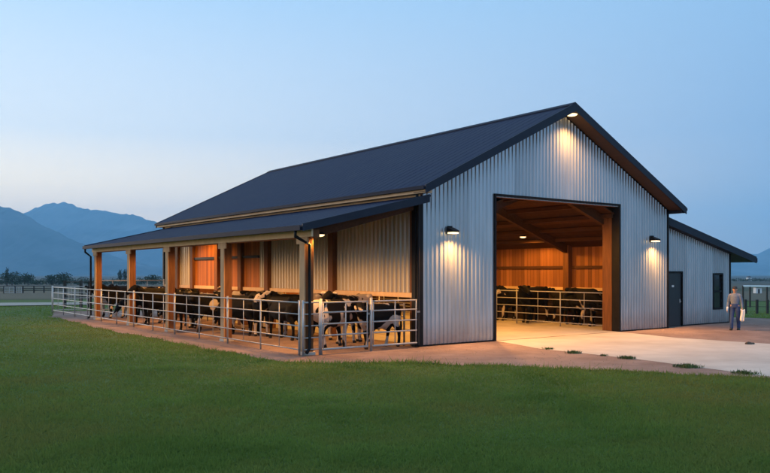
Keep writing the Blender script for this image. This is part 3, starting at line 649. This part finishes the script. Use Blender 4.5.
# ------------------------------------------------------------------ the person by the shed
def person():
    fx, fy = 350/F*28.4, 28.4
    m = MB()                                         # skin: head, neck, arms and hands (front = -y)
    m.ell((0, -.005, 1.53), (.075, .095, .118), 16, 12); m.ell((0, -.04, 1.455), (.052, .05, .045), 12, 8)
    m.ell((0, -.105, 1.52), (.014, .022, .024), 8, 6); m.ell((.077, .0, 1.525), (.012, .022, .032), 8, 6); m.ell((-.077, .0, 1.525), (.012, .022, .032), 8, 6)
    m.ell((.0, -.088, 1.473), (.026, .014, .008), 8, 6)
    m.path([(0, .01, 1.36), (0, .005, 1.48)], [.06, .055], 12)
    m.path([(0, .01, .95), (0, .01, 1.15), (0, .01, 1.34)], [(.14, .09), (.13, .08), (.12, .07)], 12)
    m.path([(0, 0, 1.33), (.17, .01, 1.31)], [.06, .055], 10); m.path([(0, 0, 1.33), (-.17, .01, 1.31)], [.06, .055], 10)
    for s, fwd in ((-1, -.03), (1, .03)):
        sh = Vector((s*.185, .01, 1.31)); el = Vector((s*.235, .03, 1.03)); wr = Vector((s*.25, fwd-.05, .80))
        m.path([sh, (sh+el)/2, el, (el+wr)/2, wr], [.052, .047, .038, .036, .026], 10)
        pc = wr+Vector((s*.004, -.012, -.05))
        m.ell(pc, (.018, .038, .055), 10, 8)
        for k, (dy, ln) in enumerate(((-.028, .062), (-.009, .075), (.010, .070), (.028, .055))):
            f0 = pc+Vector((0, dy, -.04)); f1 = f0+Vector((-s*.006, -.004, -ln*.5)); f2 = f1+Vector((-s*.018, -.008, -ln*.45))
            m.path([f0, f1, f2], [.0095, .0088, .0075], 8)
        t0 = pc+Vector((0, -.03, .01)); m.path([t0, t0+Vector((-s*.008, -.026, -.025)), t0+Vector((-s*.014, -.034, -.055))], [.011, .010, .008], 8)
    for s, st in ((-1, -.15), (1, .13)):
        m.path([(s*.09, .01, .95), (s*.1, .0, .70), (s*.1, st*.4-.02, .48), (s*.1, st+.01, .25), (s*.1, st+.02, .05)], [.085, .075, .052, .05, .036], 10)
    body = fused(m, 'person', .0085, 2); body.materials.append(M['skin'])
    o = bpy.data.objects.new('person', body); COL.objects.link(o)
    tag(o, 'person in dark cap, grey shirt and blue jeans standing near the shed window', 'person')
    m = MB(); m.path([(0, .01, .90), (0, .01, 1.0), (0, .0, 1.15), (0, .0, 1.27), (0, .01, 1.345), (0, .01, 1.385)], [(.155, .11), (.148, .10), (.158, .108), (.165, .105), (.125, .085), (.065, .065)], 18)
    for s, fwd in ((-1, -.03), (1, .03)):
        m.path([(s*.10, .01, 1.325), (s*.172, .01, 1.295), (s*.205, .02, 1.17), (s*.232, .03, 1.03), (s*.245, fwd*.4-.0, .93), (s*.25, fwd-.03, .84)], [.06, .066, .06, .052, .047, .042], 12)
    def wear(mb_, nm, mm, vx=.011):
        me = fused(mb_, nm, vx, 2); me.materials.append(mm); q = bpy.data.objects.new(nm, me); COL.objects.link(q); q.parent = o; return q
    wear(m, 'shirt', M['shirt'])
    m = MB(); m.path([(0, .012, 1.0), (0, .012, .93), (0, .015, .84)], [(.160, .108), (.168, .118), (.16, .115)], 16)
    for s, st in ((-1, -.15), (1, .13)):
        m.path([(s*.085, .012, .88), (s*.095, .005, .72), (s*.1, st*.4-.015, .48), (s*.1, st+.012, .25), (s*.1, st+.02, .075)], [.096, .09, .07, .066, .064], 14)
    wear(m, 'jeans', M['denim'])
    m = MB()
    for s, st in ((-1, -.15), (1, .13)):
        m.path([(s*.1, st+.03, .16), (s*.1, st+.025, .06)], [.052, .055], 10); m.ell((s*.105, st-.035, .045), (.05, .13, .045), 12, 8); m.box(s*.105-.045, s*.105+.045, st-.15, st+.08, 0, .03)
    wear(m, 'boots', M['boot'])
    m = MB(); m.ell((0, .005, 1.585), (.088, .105, .075), 16, 10); m.ell((0, -.115, 1.572), (.07, .085, .014), 14, 6); wear(m, 'cap', M['hair'])
    m = MB(); m.ell((0, .04, 1.54), (.078, .07, .08), 14, 10); wear(m, 'hair', M['hair'])
    m = MB()                                         # pale glove cuff and hand
    m.path([(-.248, -.065, .87), (-.25, -.08, .80)], [.046, .04], 10); m.ell((-.253, -.09, .755), (.032, .05, .06), 10, 8); wear(m, 'glove', M['white'])
    rag = MB()                                       # towel hanging from the other hand, folded
    n = 7
    for i in range(n):
        for j in range(2): pass
    vs = []; fs = []
    for zi in range(9):
        z = .80-.055*zi
        for k in range(9):
            u = k/8
            vs.append((.20+.15*u+.012*math.sin(zi*.7), -.065+.022*math.sin(u*9+zi*.25)-.004*zi, z-.03*math.sin(u*3)))
    for zi in range(8):
        for k in range(8): fs.append((zi*9+k, zi*9+k+1, (zi+1)*9+k+1, (zi+1)*9+k))
    rag.add(vs, fs); r = rag.build('towel', M['white'], None, smooth=True); md = r.modifiers.new('t', 'SOLIDIFY'); md.thickness = .012
    tag(r, 'white towel hanging from the hand of the person by the shed', 'towel')
    rz = R(-34)
    for q in (o, r):
        q.location = (fx, fy, .006); q.rotation_euler = (0, 0, rz); q.scale = (.985,)*3
person()

# ------------------------------------------------------------------ far fences and field things
def P_at(px, Y): return ((px-385)/F*Y, Y)
def rail_fence(name, pts, hgt, rails, label, pr=.06, m=None, rm=None, rr=.03, group=None):
    m = m or M['post']; rm = rm or m
    x0, y0 = pts[0]; t = empty(name, (x0, y0, zt(x0, y0))); tag(t, label, 'fence', group); zb = zt(x0, y0)
    tops = []
    for x, y in pts:
        z = zt(x, y)-zb; q = MB(); q.box(x-x0-pr, x-x0+pr, y-y0-pr, y-y0+pr, z-.1, z+hgt); q.build('post', m, t); tops.append((x-x0, y-y0, z))
    for f in rails:
        q = MB(); q.path([(a, b, c+hgt*f) for a, b, c in tops], [rr]*len(tops), 6); q.build('rail', rm, t)
    return t
rail_fence('field_fence', [P_at(px, 152+.2*px) for px in (-26, -14, 4, 15, 23, 34, 44, 54, 64)], 1.5, [.35, .62, .96], 'dark post and rail fence across the far left field', .10, rr=.07)
rail_fence('field_fence', [P_at(65, 46.5), P_at(81, 46), P_at(89.5, 47), P_at(101, 48)], 1.65, [.4, .95], 'short dark post fence beyond the far end of the shelter', .07, rr=.03)
rail_fence('field_fence', [P_at(px, 46) for px in (745.6, 757, 767.5, 779, 791)], .85, [.5, .9], 'low dark post fence in the right field beyond the shed', .06, rr=.014)
rail_fence('white_rail_fence', [P_at(px, 62) for px in (743, 750, 767, 784, 800)], 1.75, [.97], 'white top rail on dark posts in the right field', .055, rm=M['white'], rr=.075)
def field_gate(px, Y, w, label):
    x, y = P_at(px, Y); t = empty('field_gate', (x, y, zt(x, y))); tag(t, label, 'gate', 'gates in the far left field')
    q = MB()
    for z in (.25, .6, .95, 1.3): q.tube((0, 0, z), (w, 0, z), .045, n=6)
    q.build('rails', M['pipe'], t)
    for xx in (0, w*.5, w): 
        q = MB(); q.tube((xx, 0, .1), (xx, 0, 1.35), .055, n=6); q.build('stay', M['pipe'], t)
field_gate(4.5, 149, 1.9, 'wide pale gate in the far fence at the left edge'); field_gate(16.3, 150, 1.0, 'narrow pale gate right of the wide one in the far fence')
def hut(px, Y, w, h, label):
    x, y = P_at(px, Y); t = empty('field_hut', (x, y, zt(x, y))); tag(t, label, 'hut')
    q = MB(); q.box(-w/2, w/2, -w/2, w/2, -.2, h); q.build('wall', M['house'], t)
    q = MB(); q.prism([(-w/2-.2, h), (w/2+.2, h), (0, h+w*.35)], 'y', -w/2-.2, w/2+.2); q.build('roof', M['bark'], t)
    q = MB(); q.box(-w*.15, w*.15, -w/2-.03, -w/2-.002, 0, h*.75); q.build('door', M['doorp'], t)
hut(757.5, 170, 1.3, 1.3, 'small pale hut far out in the right field')
hut(748.8, 900, 4.5, 3.4, 'tiny white farm building far off beside the shed eave')

# distant trees
def crown(q, c, r, n, leaf):
    for _ in range(n):
        u = rng.normal(size=3); u /= np.linalg.norm(u); u *= rng.random()**.45
        lump = 1+.35*noise.noise(Vector((u[0]*2.2+c[0], u[1]*2.2, u[2]*2.2)))
        p = Vector((c[0]+u[0]*r[0]*lump, c[1]+u[1]*r[1]*lump, c[2]+u[2]*r[2]*lump))
        a_ = Vector(rng.normal(size=3)).normalized()*leaf; b_ = a_.cross(Vector(rng.normal(size=3))).normalized()*leaf*.7
        q.add([p-a_, p+b_, p+a_, p-b_], [(0, 1, 2, 3)])
def tree(px, Y, h, w, label, n=500, slim=False):
    x, y = P_at(px, Y); t = empty('field_tree', (x, y, zt(x, y))); tag(t, label, 'tree', 'trees along the far edge of the left field')
    q = MB(); q.path([(0, 0, -.3), (.05*h*.2, 0, h*.3), (0, .1, h*.7)], [.045*h, .032*h, .012*h], 8)
    for k in range(5):
        an = k*1.3; q.path([(0, 0, h*(.25+.08*k)), (math.cos(an)*w*.3, math.sin(an)*w*.3, h*(.45+.08*k))], [.014*h, .005*h], 5)
    q.build('trunk', M['bark'], t)
    q = MB()
    if slim: crown(q, (0, 0, h*.56), (w*.5, w*.5, h*.46), n, .32)
    else:
        for k in range(6):
            an = k*1.05; rr = .0 if k == 0 else w*.24
            crown(q, (math.cos(an)*rr, math.sin(an)*rr, h*(.5+.12*math.sin(k*2.1)+(.14 if k == 0 else 0))), (w*.33, w*.33, h*.3), n//6, .36)
    q.build('crown', M['leaf'], t)
tree(12, 395, 7.8, 13, 'broad dark tree clump at the left edge of the far field', 900)
tree(28, 400, 6.8, 8, 'round tree right of the left edge clump', 600)
tree(52, 405, 6.4, 7.5, 'bushy tree left of the pair before the shelter', 600)
tree(64, 400, 7.6, 9, 'taller bushy tree midway between left edge and shelter', 700)
tree(7, 360, 8.5, 2.2, 'slim pale stemmed poplar at the left edge', 300, True)
tree(120, 410, 8.4, 2.6, 'slim poplar seen between the last two shelter posts', 350, True)
tree(125, 405, 9.0, 2.8, 'tallest poplar seen between the last two shelter posts', 350, True)
tree(153, 400, 6.0, 9, 'low round tree seen left of the third post', 600)
q = MB()
for k in range(110):
    px = -40+k*3.1+random.uniform(-1, 1); Y = random.uniform(415, 450); x, y = P_at(px, Y)
    h = random.uniform(2.2, 4.6); crown(q, (x, y, zt(x, y)+h*.45), (random.uniform(1.5, 3.2), 2, h*.55), 70, .42)
for k in range(60):
    px = 690+k*3+random.uniform(-1, 1); Y = random.uniform(700, 800); x, y = P_at(px, Y)
    h = random.uniform(2.2, 4.6); crown(q, (x, y, zt(x, y)+h*.45), (random.uniform(2.5, 4.2), 2, h*.5), 40, .55)
tag(q.build('treeline', M['leaf']), 'far low line of dark trees and scrub along the valley', 'treeline', kind='stuff')

# ------------------------------------------------------------------ mountains
def ridge(name, prof, Y, depth, m, seed):            # prof: (px, height px above the eye line) -> real ridge with slopes to both sides
    pxs = np.unique(np.concatenate([np.linspace(prof[0][0], prof[-1][0], 150), np.linspace(-60, 200, 200), np.linspace(700, 860, 60)])); pxs = pxs[(pxs >= prof[0][0]) & (pxs <= prof[-1][0])]; hs = np.interp(pxs, [p[0] for p in prof], [p[1] for p in prof])
    rows = 35; vs = []; fs = []
    base = zt(0, Y-depth)-6
    for j in range(rows):
        s = j/(rows-1)*2-1                            # -1 front foot, 0 crest, 1 back foot
        for i, (px, h) in enumerate(zip(pxs, hs)):
            yy = Y+s*depth; x = (px-385)/F*Y
            crest = H+(h+1.3*noise.fractal(Vector((px*.16, seed, 4.0)), 1.0, 2.0, 5))/F*Y
            k = (1-abs(s))**1.15
            nz = noise.fractal(Vector((x*.0009+seed, s*2.2+seed, seed)), 1.0, 2.1, 6)
            nz2 = noise.fractal(Vector((x*.004+seed, s*3.0, seed*2)), 1.0, 2.0, 5)
            rg = 1-abs(noise.fractal(Vector((x*.0022+seed*3, s*1.3, seed)), 1.0, 2.0, 5))
            z = base+(crest-base)*max(0, k*(1+.28*nz*(1-k)*2))+ (30*nz2+130*(rg-.72)*(1-k**3))*(Y/9000)*min(1, k*3)
            vs.append((x+140*nz*(1-k), yy, z))
    n = len(pxs)
    for j in range(rows-1):
        for i in range(n-1): fs.append((j*n+i, j*n+i+1, (j+1)*n+i+1, (j+1)*n+i))
    me = bpy.data.meshes.new(name); me.from_pydata(vs, [], fs); me.update()
    for p in me.polygons: p.use_smooth = True
    me.materials.append(m); o = bpy.data.objects.new(name, me); COL.objects.link(o); tag(o, kind='structure')
mm = mat('mountain_slopes', (.020, .032, .040), (.13, .14, .15), .0028, rough=1, spec=0, detail=9, c3=(.02, .032, .03), s3=.0012)
ridge('mountains', [(-420, 30), (-260, 44), (-160, 40), (-90, 52), (-30, 50), (12, 56), (26, 60), (40, 66), (52, 68.5), (57, 68), (63, 70.5), (70, 68.5), (82, 64), (88, 64), (100, 63), (112, 60.5), (126, 58), (140, 54), (152, 52), (180, 46), (240, 40), (330, 36), (430, 30), (540, 22), (640, 14), (700, 12), (745, 15), (760, 20), (775, 25), (800, 32), (860, 40), (980, 36), (1200, 28)], 9000, 2300, mm, 3.1)
ridge('foothills', [(-420, 58), (-300, 70), (-200, 74), (-120, 78), (-60, 76), (-20, 70), (0, 66), (12, 63), (22, 59.5), (34, 53), (50, 44), (70, 33), (95, 22), (120, 13), (150, 5), (180, 1)], 6200, 1500, mm, 8.7)

# ------------------------------------------------------------------ grass
def inside(poly, X, Y):
    X = np.asarray(X); Y = np.asarray(Y); r = np.zeros(X.shape, bool); n = len(poly)
    for i in range(n):
        x1, y1 = poly[i]; x2, y2 = poly[(i+1) % n]
        c = ((y1 > Y) != (y2 > Y)) & (X < (x2-x1)*(Y-y1)/((y2-y1) if y2 != y1 else 1e-9)+x1)
        r ^= c
    return r
def grass():
    n = 620000
    u = rng.random(n); y0, y1 = 5.5, 52.0
    Y = 1/((1/y0)*(1-u)+(1/y1)*u)                   # thinner with distance
    X = (rng.random(n)*2-1)*(.56*Y+2.5)
    out = ~inside(PAD_PTS, X, Y)
    # ragged tufts creeping into the yard edge
    X, Y = X[out], Y[out]; n = len(X)
    cl = np.array([noise.noise(Vector((float(x)*.55, float(y)*.55, 3.3))) for x, y in zip(X[::1], Y[::1])])
    hgt = (.026+.028*rng.random(n))*(1+.45*cl)
    E = [(Vector(LAWN_EDGE[i]), Vector(LAWN_EDGE[i+1])) for i in range(len(LAWN_EDGE)-1)]
    d = np.full(n, 9.0)
    for p, q in E:
        ex, ey = q.x-p.x, q.y-p.y; t = np.clip(((X-p.x)*ex+(Y-p.y)*ey)/(ex*ex+ey*ey), 0, 1)
        d = np.minimum(d, np.hypot(X-p.x-t*ex, Y-p.y-t*ey))
    tall = rng.random(n) < .02+.05*np.clip(cl*2, 0, 1)
    hgt = np.where(tall, hgt*(1.5+.9*rng.random(n)), hgt)
    edge = (d < .45)
    hgt = np.where(edge, hgt*(1.3+.9*rng.random(n)), hgt)
    w = .0035+.00042*Y
    an = rng.random(n)*2*PI; lean = rng.normal(0, .85, n); la = rng.random(n)*2*PI
    Z = np.array([zt(float(x), float(y)) if y > 30 else 0.0 for x, y in zip(X, Y)])
    v = np.empty((n, 3, 3))
    v[:, 0] = np.stack([X-np.cos(an)*w, Y-np.sin(an)*w, Z], 1); v[:, 1] = np.stack([X+np.cos(an)*w, Y+np.sin(an)*w, Z], 1)
    v[:, 2] = np.stack([X+np.cos(la)*lean*hgt, Y+np.sin(la)*lean*hgt, Z+hgt], 1)
    me = bpy.data.meshes.new('lawn_grass'); me.vertices.add(n*3); me.vertices.foreach_set('co', v.reshape(-1))
    me.loops.add(n*3); me.loops.foreach_set('vertex_index', np.arange(n*3, dtype=np.int32))
    me.polygons.add(n); me.polygons.foreach_set('loop_start', np.arange(0, n*3, 3, dtype=np.int32)); me.polygons.foreach_set('loop_total', np.full(n, 3, np.int32))
    me.update(calc_edges=True)
    m = mat('grass_blades', (.085, .148, .030), (.150, .245, .056), .5, rough=.8, spec=.1, c3=(.165, .185, .050), s3=.24, detail=8)
    nt = m.node_tree; P = nt.nodes['Principled BSDF']; tr = N(nt, 'ShaderNodeBsdfTranslucent'); ms = N(nt, 'ShaderNodeMixShader'); ms.inputs[0].default_value = .5
    nt.links.new(P.inputs['Base Color'].links[0].from_socket, tr.inputs['Color']); nt.links.new(P.outputs[0], ms.inputs[1]); nt.links.new(tr.outputs[0], ms.inputs[2])
    nt.links.new(ms.outputs[0], [q for q in nt.nodes if q.type == 'OUTPUT_MATERIAL'][0].inputs['Surface'])
    me.materials.append(m); o = bpy.data.objects.new('lawn_grass', me); COL.objects.link(o)
    tag(o, 'mown dark green grass covering the lawn before the barn', 'grass', kind='stuff')
grass()
def litter():
    n = 9000; q = MB(); k = 0
    YS = 15+25*rng.random(n)**1.3; XS = (rng.random(n)*1.02-.5)*YS; OK = inside(PAD_PTS, XS, YS) & ~inside(APRON_PTS, XS, YS)
    while k < n:
        Y = YS[k]; X = XS[k]
        if not OK[k]: k += 1; continue
        rx = X-AX; ry = Y-AY; b = CT*rx+ST*ry; a = -ST*rx+CT*ry
        if b > 0 and a > -.05: k += 1; continue
        if random.random() < .5:
            r = random.uniform(.007, .02); an = random.random()*6
            pts = [(X+r*math.cos(an+t), Y+r*math.sin(an+t), .005) for t in (0, 2.1, 4.2)]
            q.add(pts+[(X, Y, .005+r*.8)], [(0, 1, 3), (1, 2, 3), (2, 0, 3)])
        else:
            an = random.random()*PI; l = random.uniform(.03, .08); c, s_ = math.cos(an)*l, math.sin(an)*l
            q.add([(X-c, Y-s_, .008), (X+c, Y+s_, .012), (X+c-s_*.08, Y+s_+c*.08, .012), (X-c-s_*.08, Y-s_+c*.08, .008)], [(0, 1, 2, 3)])
        k += 1
    tag(q.build('gravel_litter', M['litter']), 'loose gravel and straw scattered over the dirt yard', 'gravel', kind='stuff')
litter()
def weed(px, py, n, r, h, label):
    Y = H*F/(py-Y0); x, y = P_at(px, Y); q = MB()
    for _ in range(n):
        an = random.random()*2*PI; rr = r*random.random()**.7; c = Vector((math.cos(an)*rr*1.6, math.sin(an)*rr, 0)); l = h*random.uniform(.5, 1.1)
        tip = c+Vector((random.gauss(0, .5)*l, random.gauss(0, .5)*l, l)); sd = Vector((math.cos(an+1), math.sin(an+1), 0))*.008
        mid = (c*.6+tip*.4)+Vector((0, 0, l*.15)); q.add([c-sd, c+sd, mid+sd, tip, mid-sd], [(0, 1, 2, 4), (4, 2, 3)])
    o = q.build('weed_tuft', M['weed']); o.location = (x, y, .006); tag(o, label, 'weed', 'weeds along the apron edge')
weed(548, 349.5, 84, 0.10, 0.066, 'small weed tuft at the apron edge nearest the doorway')
weed(573, 353.5, 182, 0.14, 0.084, 'dark weed tuft second from the doorway along the apron edge')
weed(604, 356, 62, 0.07, 0.048, 'tiny weed tuft between two larger ones on the apron edge')
weed(627, 359, 182, 0.14, 0.084, 'dark weed tuft in the middle of the apron edge')
weed(688, 367.5, 294, 0.22, 0.084, 'wide weed tuft where the apron meets the lawn')
weed(745, 374, 210, 0.21, 0.072, 'weed tuft near the right end of the apron edge')
q = MB(); q.ell((0, 0, .02), (.11, .085, .055), 14, 10); q.ell((.10, .02, .01), (.07, .055, .04), 12, 8)
me = fused(q, 'dirt_clod', .014, 1)
for v in me.vertices:
    v.co *= 1+.25*noise.noise(v.co*14)
me.materials.append(M['bark']); o = bpy.data.objects.new('dirt_clod', me); COL.objects.link(o); Yc = H*F/(344.5-Y0); x, y = P_at(749, Yc); o.location = (x, y, .01)
tag(o, 'dark clod of earth lying on the pale apron near the person', 'clod')

# ------------------------------------------------------------------ haze
q = MB(); q.box(-11800, 11800, -30, 12400, -60, 1000)
hz = bpy.data.materials.new('haze'); hz.use_nodes = True; nt = hz.node_tree
for nd in list(nt.nodes):
    if nd.type != 'OUTPUT_MATERIAL': nt.nodes.remove(nd)
pv = N(nt, 'ShaderNodeVolumePrincipled'); pv.inputs['Color'].default_value = (.34, .69, 1, 1); pv.inputs['Density'].default_value = 1.2e-4
nt.links.new(pv.outputs[0], [n for n in nt.nodes if n.type == 'OUTPUT_MATERIAL'][0].inputs['Volume'])
tag(q.build('haze', hz), 'pale blue evening haze over the valley', 'haze', kind='stuff')

# ------------------------------------------------------------------ sky, sun, camera
wd = bpy.data.worlds.new('World'); S.world = wd; wd.use_nodes = True; nt = wd.node_tree
bg = nt.nodes['Background']
SUN_EL, SUN_AZ = R(3.0), R(-62)                       # azimuth from +Y, negative to the left
sky = N(nt, 'ShaderNodeTexSky', sky_type='NISHITA', sun_disc=False, sun_elevation=SUN_EL, sun_rotation=SUN_AZ, altitude=1500, air_density=1.0, dust_density=1.0, ozone_density=3.0)
tc = N(nt, 'ShaderNodeTexCoord'); sp = N(nt, 'ShaderNodeSeparateXYZ'); nt.links.new(tc.outputs['Generated'], sp.inputs[0])
def sky_ramp(stops):                                   # colour of the dusk sky against height; unseen zenith raised to light the ground
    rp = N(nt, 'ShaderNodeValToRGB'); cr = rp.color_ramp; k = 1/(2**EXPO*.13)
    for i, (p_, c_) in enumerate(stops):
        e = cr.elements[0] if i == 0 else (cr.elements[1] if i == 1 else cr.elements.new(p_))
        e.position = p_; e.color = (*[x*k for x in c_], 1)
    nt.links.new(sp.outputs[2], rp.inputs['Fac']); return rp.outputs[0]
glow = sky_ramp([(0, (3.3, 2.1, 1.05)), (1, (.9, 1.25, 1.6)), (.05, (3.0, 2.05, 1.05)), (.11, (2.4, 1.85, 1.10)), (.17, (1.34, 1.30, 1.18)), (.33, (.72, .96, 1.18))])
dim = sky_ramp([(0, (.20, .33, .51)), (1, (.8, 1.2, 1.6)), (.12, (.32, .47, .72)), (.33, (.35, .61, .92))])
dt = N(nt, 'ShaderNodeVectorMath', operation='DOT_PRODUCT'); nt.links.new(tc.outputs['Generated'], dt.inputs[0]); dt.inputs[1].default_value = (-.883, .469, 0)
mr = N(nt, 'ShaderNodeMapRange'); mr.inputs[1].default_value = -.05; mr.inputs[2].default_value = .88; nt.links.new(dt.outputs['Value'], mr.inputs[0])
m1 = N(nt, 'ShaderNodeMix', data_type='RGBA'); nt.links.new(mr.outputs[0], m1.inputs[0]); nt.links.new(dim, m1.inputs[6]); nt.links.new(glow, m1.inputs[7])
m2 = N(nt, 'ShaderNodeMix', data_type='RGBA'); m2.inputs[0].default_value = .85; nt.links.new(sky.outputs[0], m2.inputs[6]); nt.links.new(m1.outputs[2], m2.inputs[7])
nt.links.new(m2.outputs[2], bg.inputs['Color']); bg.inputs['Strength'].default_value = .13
sl = bpy.data.lights.new('sun', 'SUN'); sl.energy = .5; sl.angle = R(14); sl.color = (1, .80, .62)
so = bpy.data.objects.new('sun', sl); COL.objects.link(so)
dv = Vector((math.sin(SUN_AZ)*math.cos(R(7)), math.cos(SUN_AZ)*math.cos(R(7)), math.sin(R(7))))
so.rotation_euler = (-dv).to_track_quat('-Z', 'Y').to_euler()
cd = bpy.data.cameras.new('camera'); co = bpy.data.objects.new('camera', cd); COL.objects.link(co)
co.location = (0, 0, H); co.rotation_euler = (R(90), 0, 0)
cd.sensor_width = 36; cd.sensor_fit = 'HORIZONTAL'; cd.lens = 36*F/770; cd.shift_y = (Y0-236.5)/770; cd.clip_start = .1; cd.clip_end = 40000
S.camera = co
S.view_settings.view_transform = 'Standard'; S.view_settings.look = 'None'; S.view_settings.exposure = EXPO; S.view_settings.gamma = 1; S.view_settings.use_curve_mapping = False
S.render.engine = 'CYCLES'
c = S.cycles
c.use_denoising = True; c.max_bounces = 7; c.diffuse_bounces = 4; c.glossy_bounces = 3; c.volume_bounces = 2; c.sample_clamp_indirect = 6
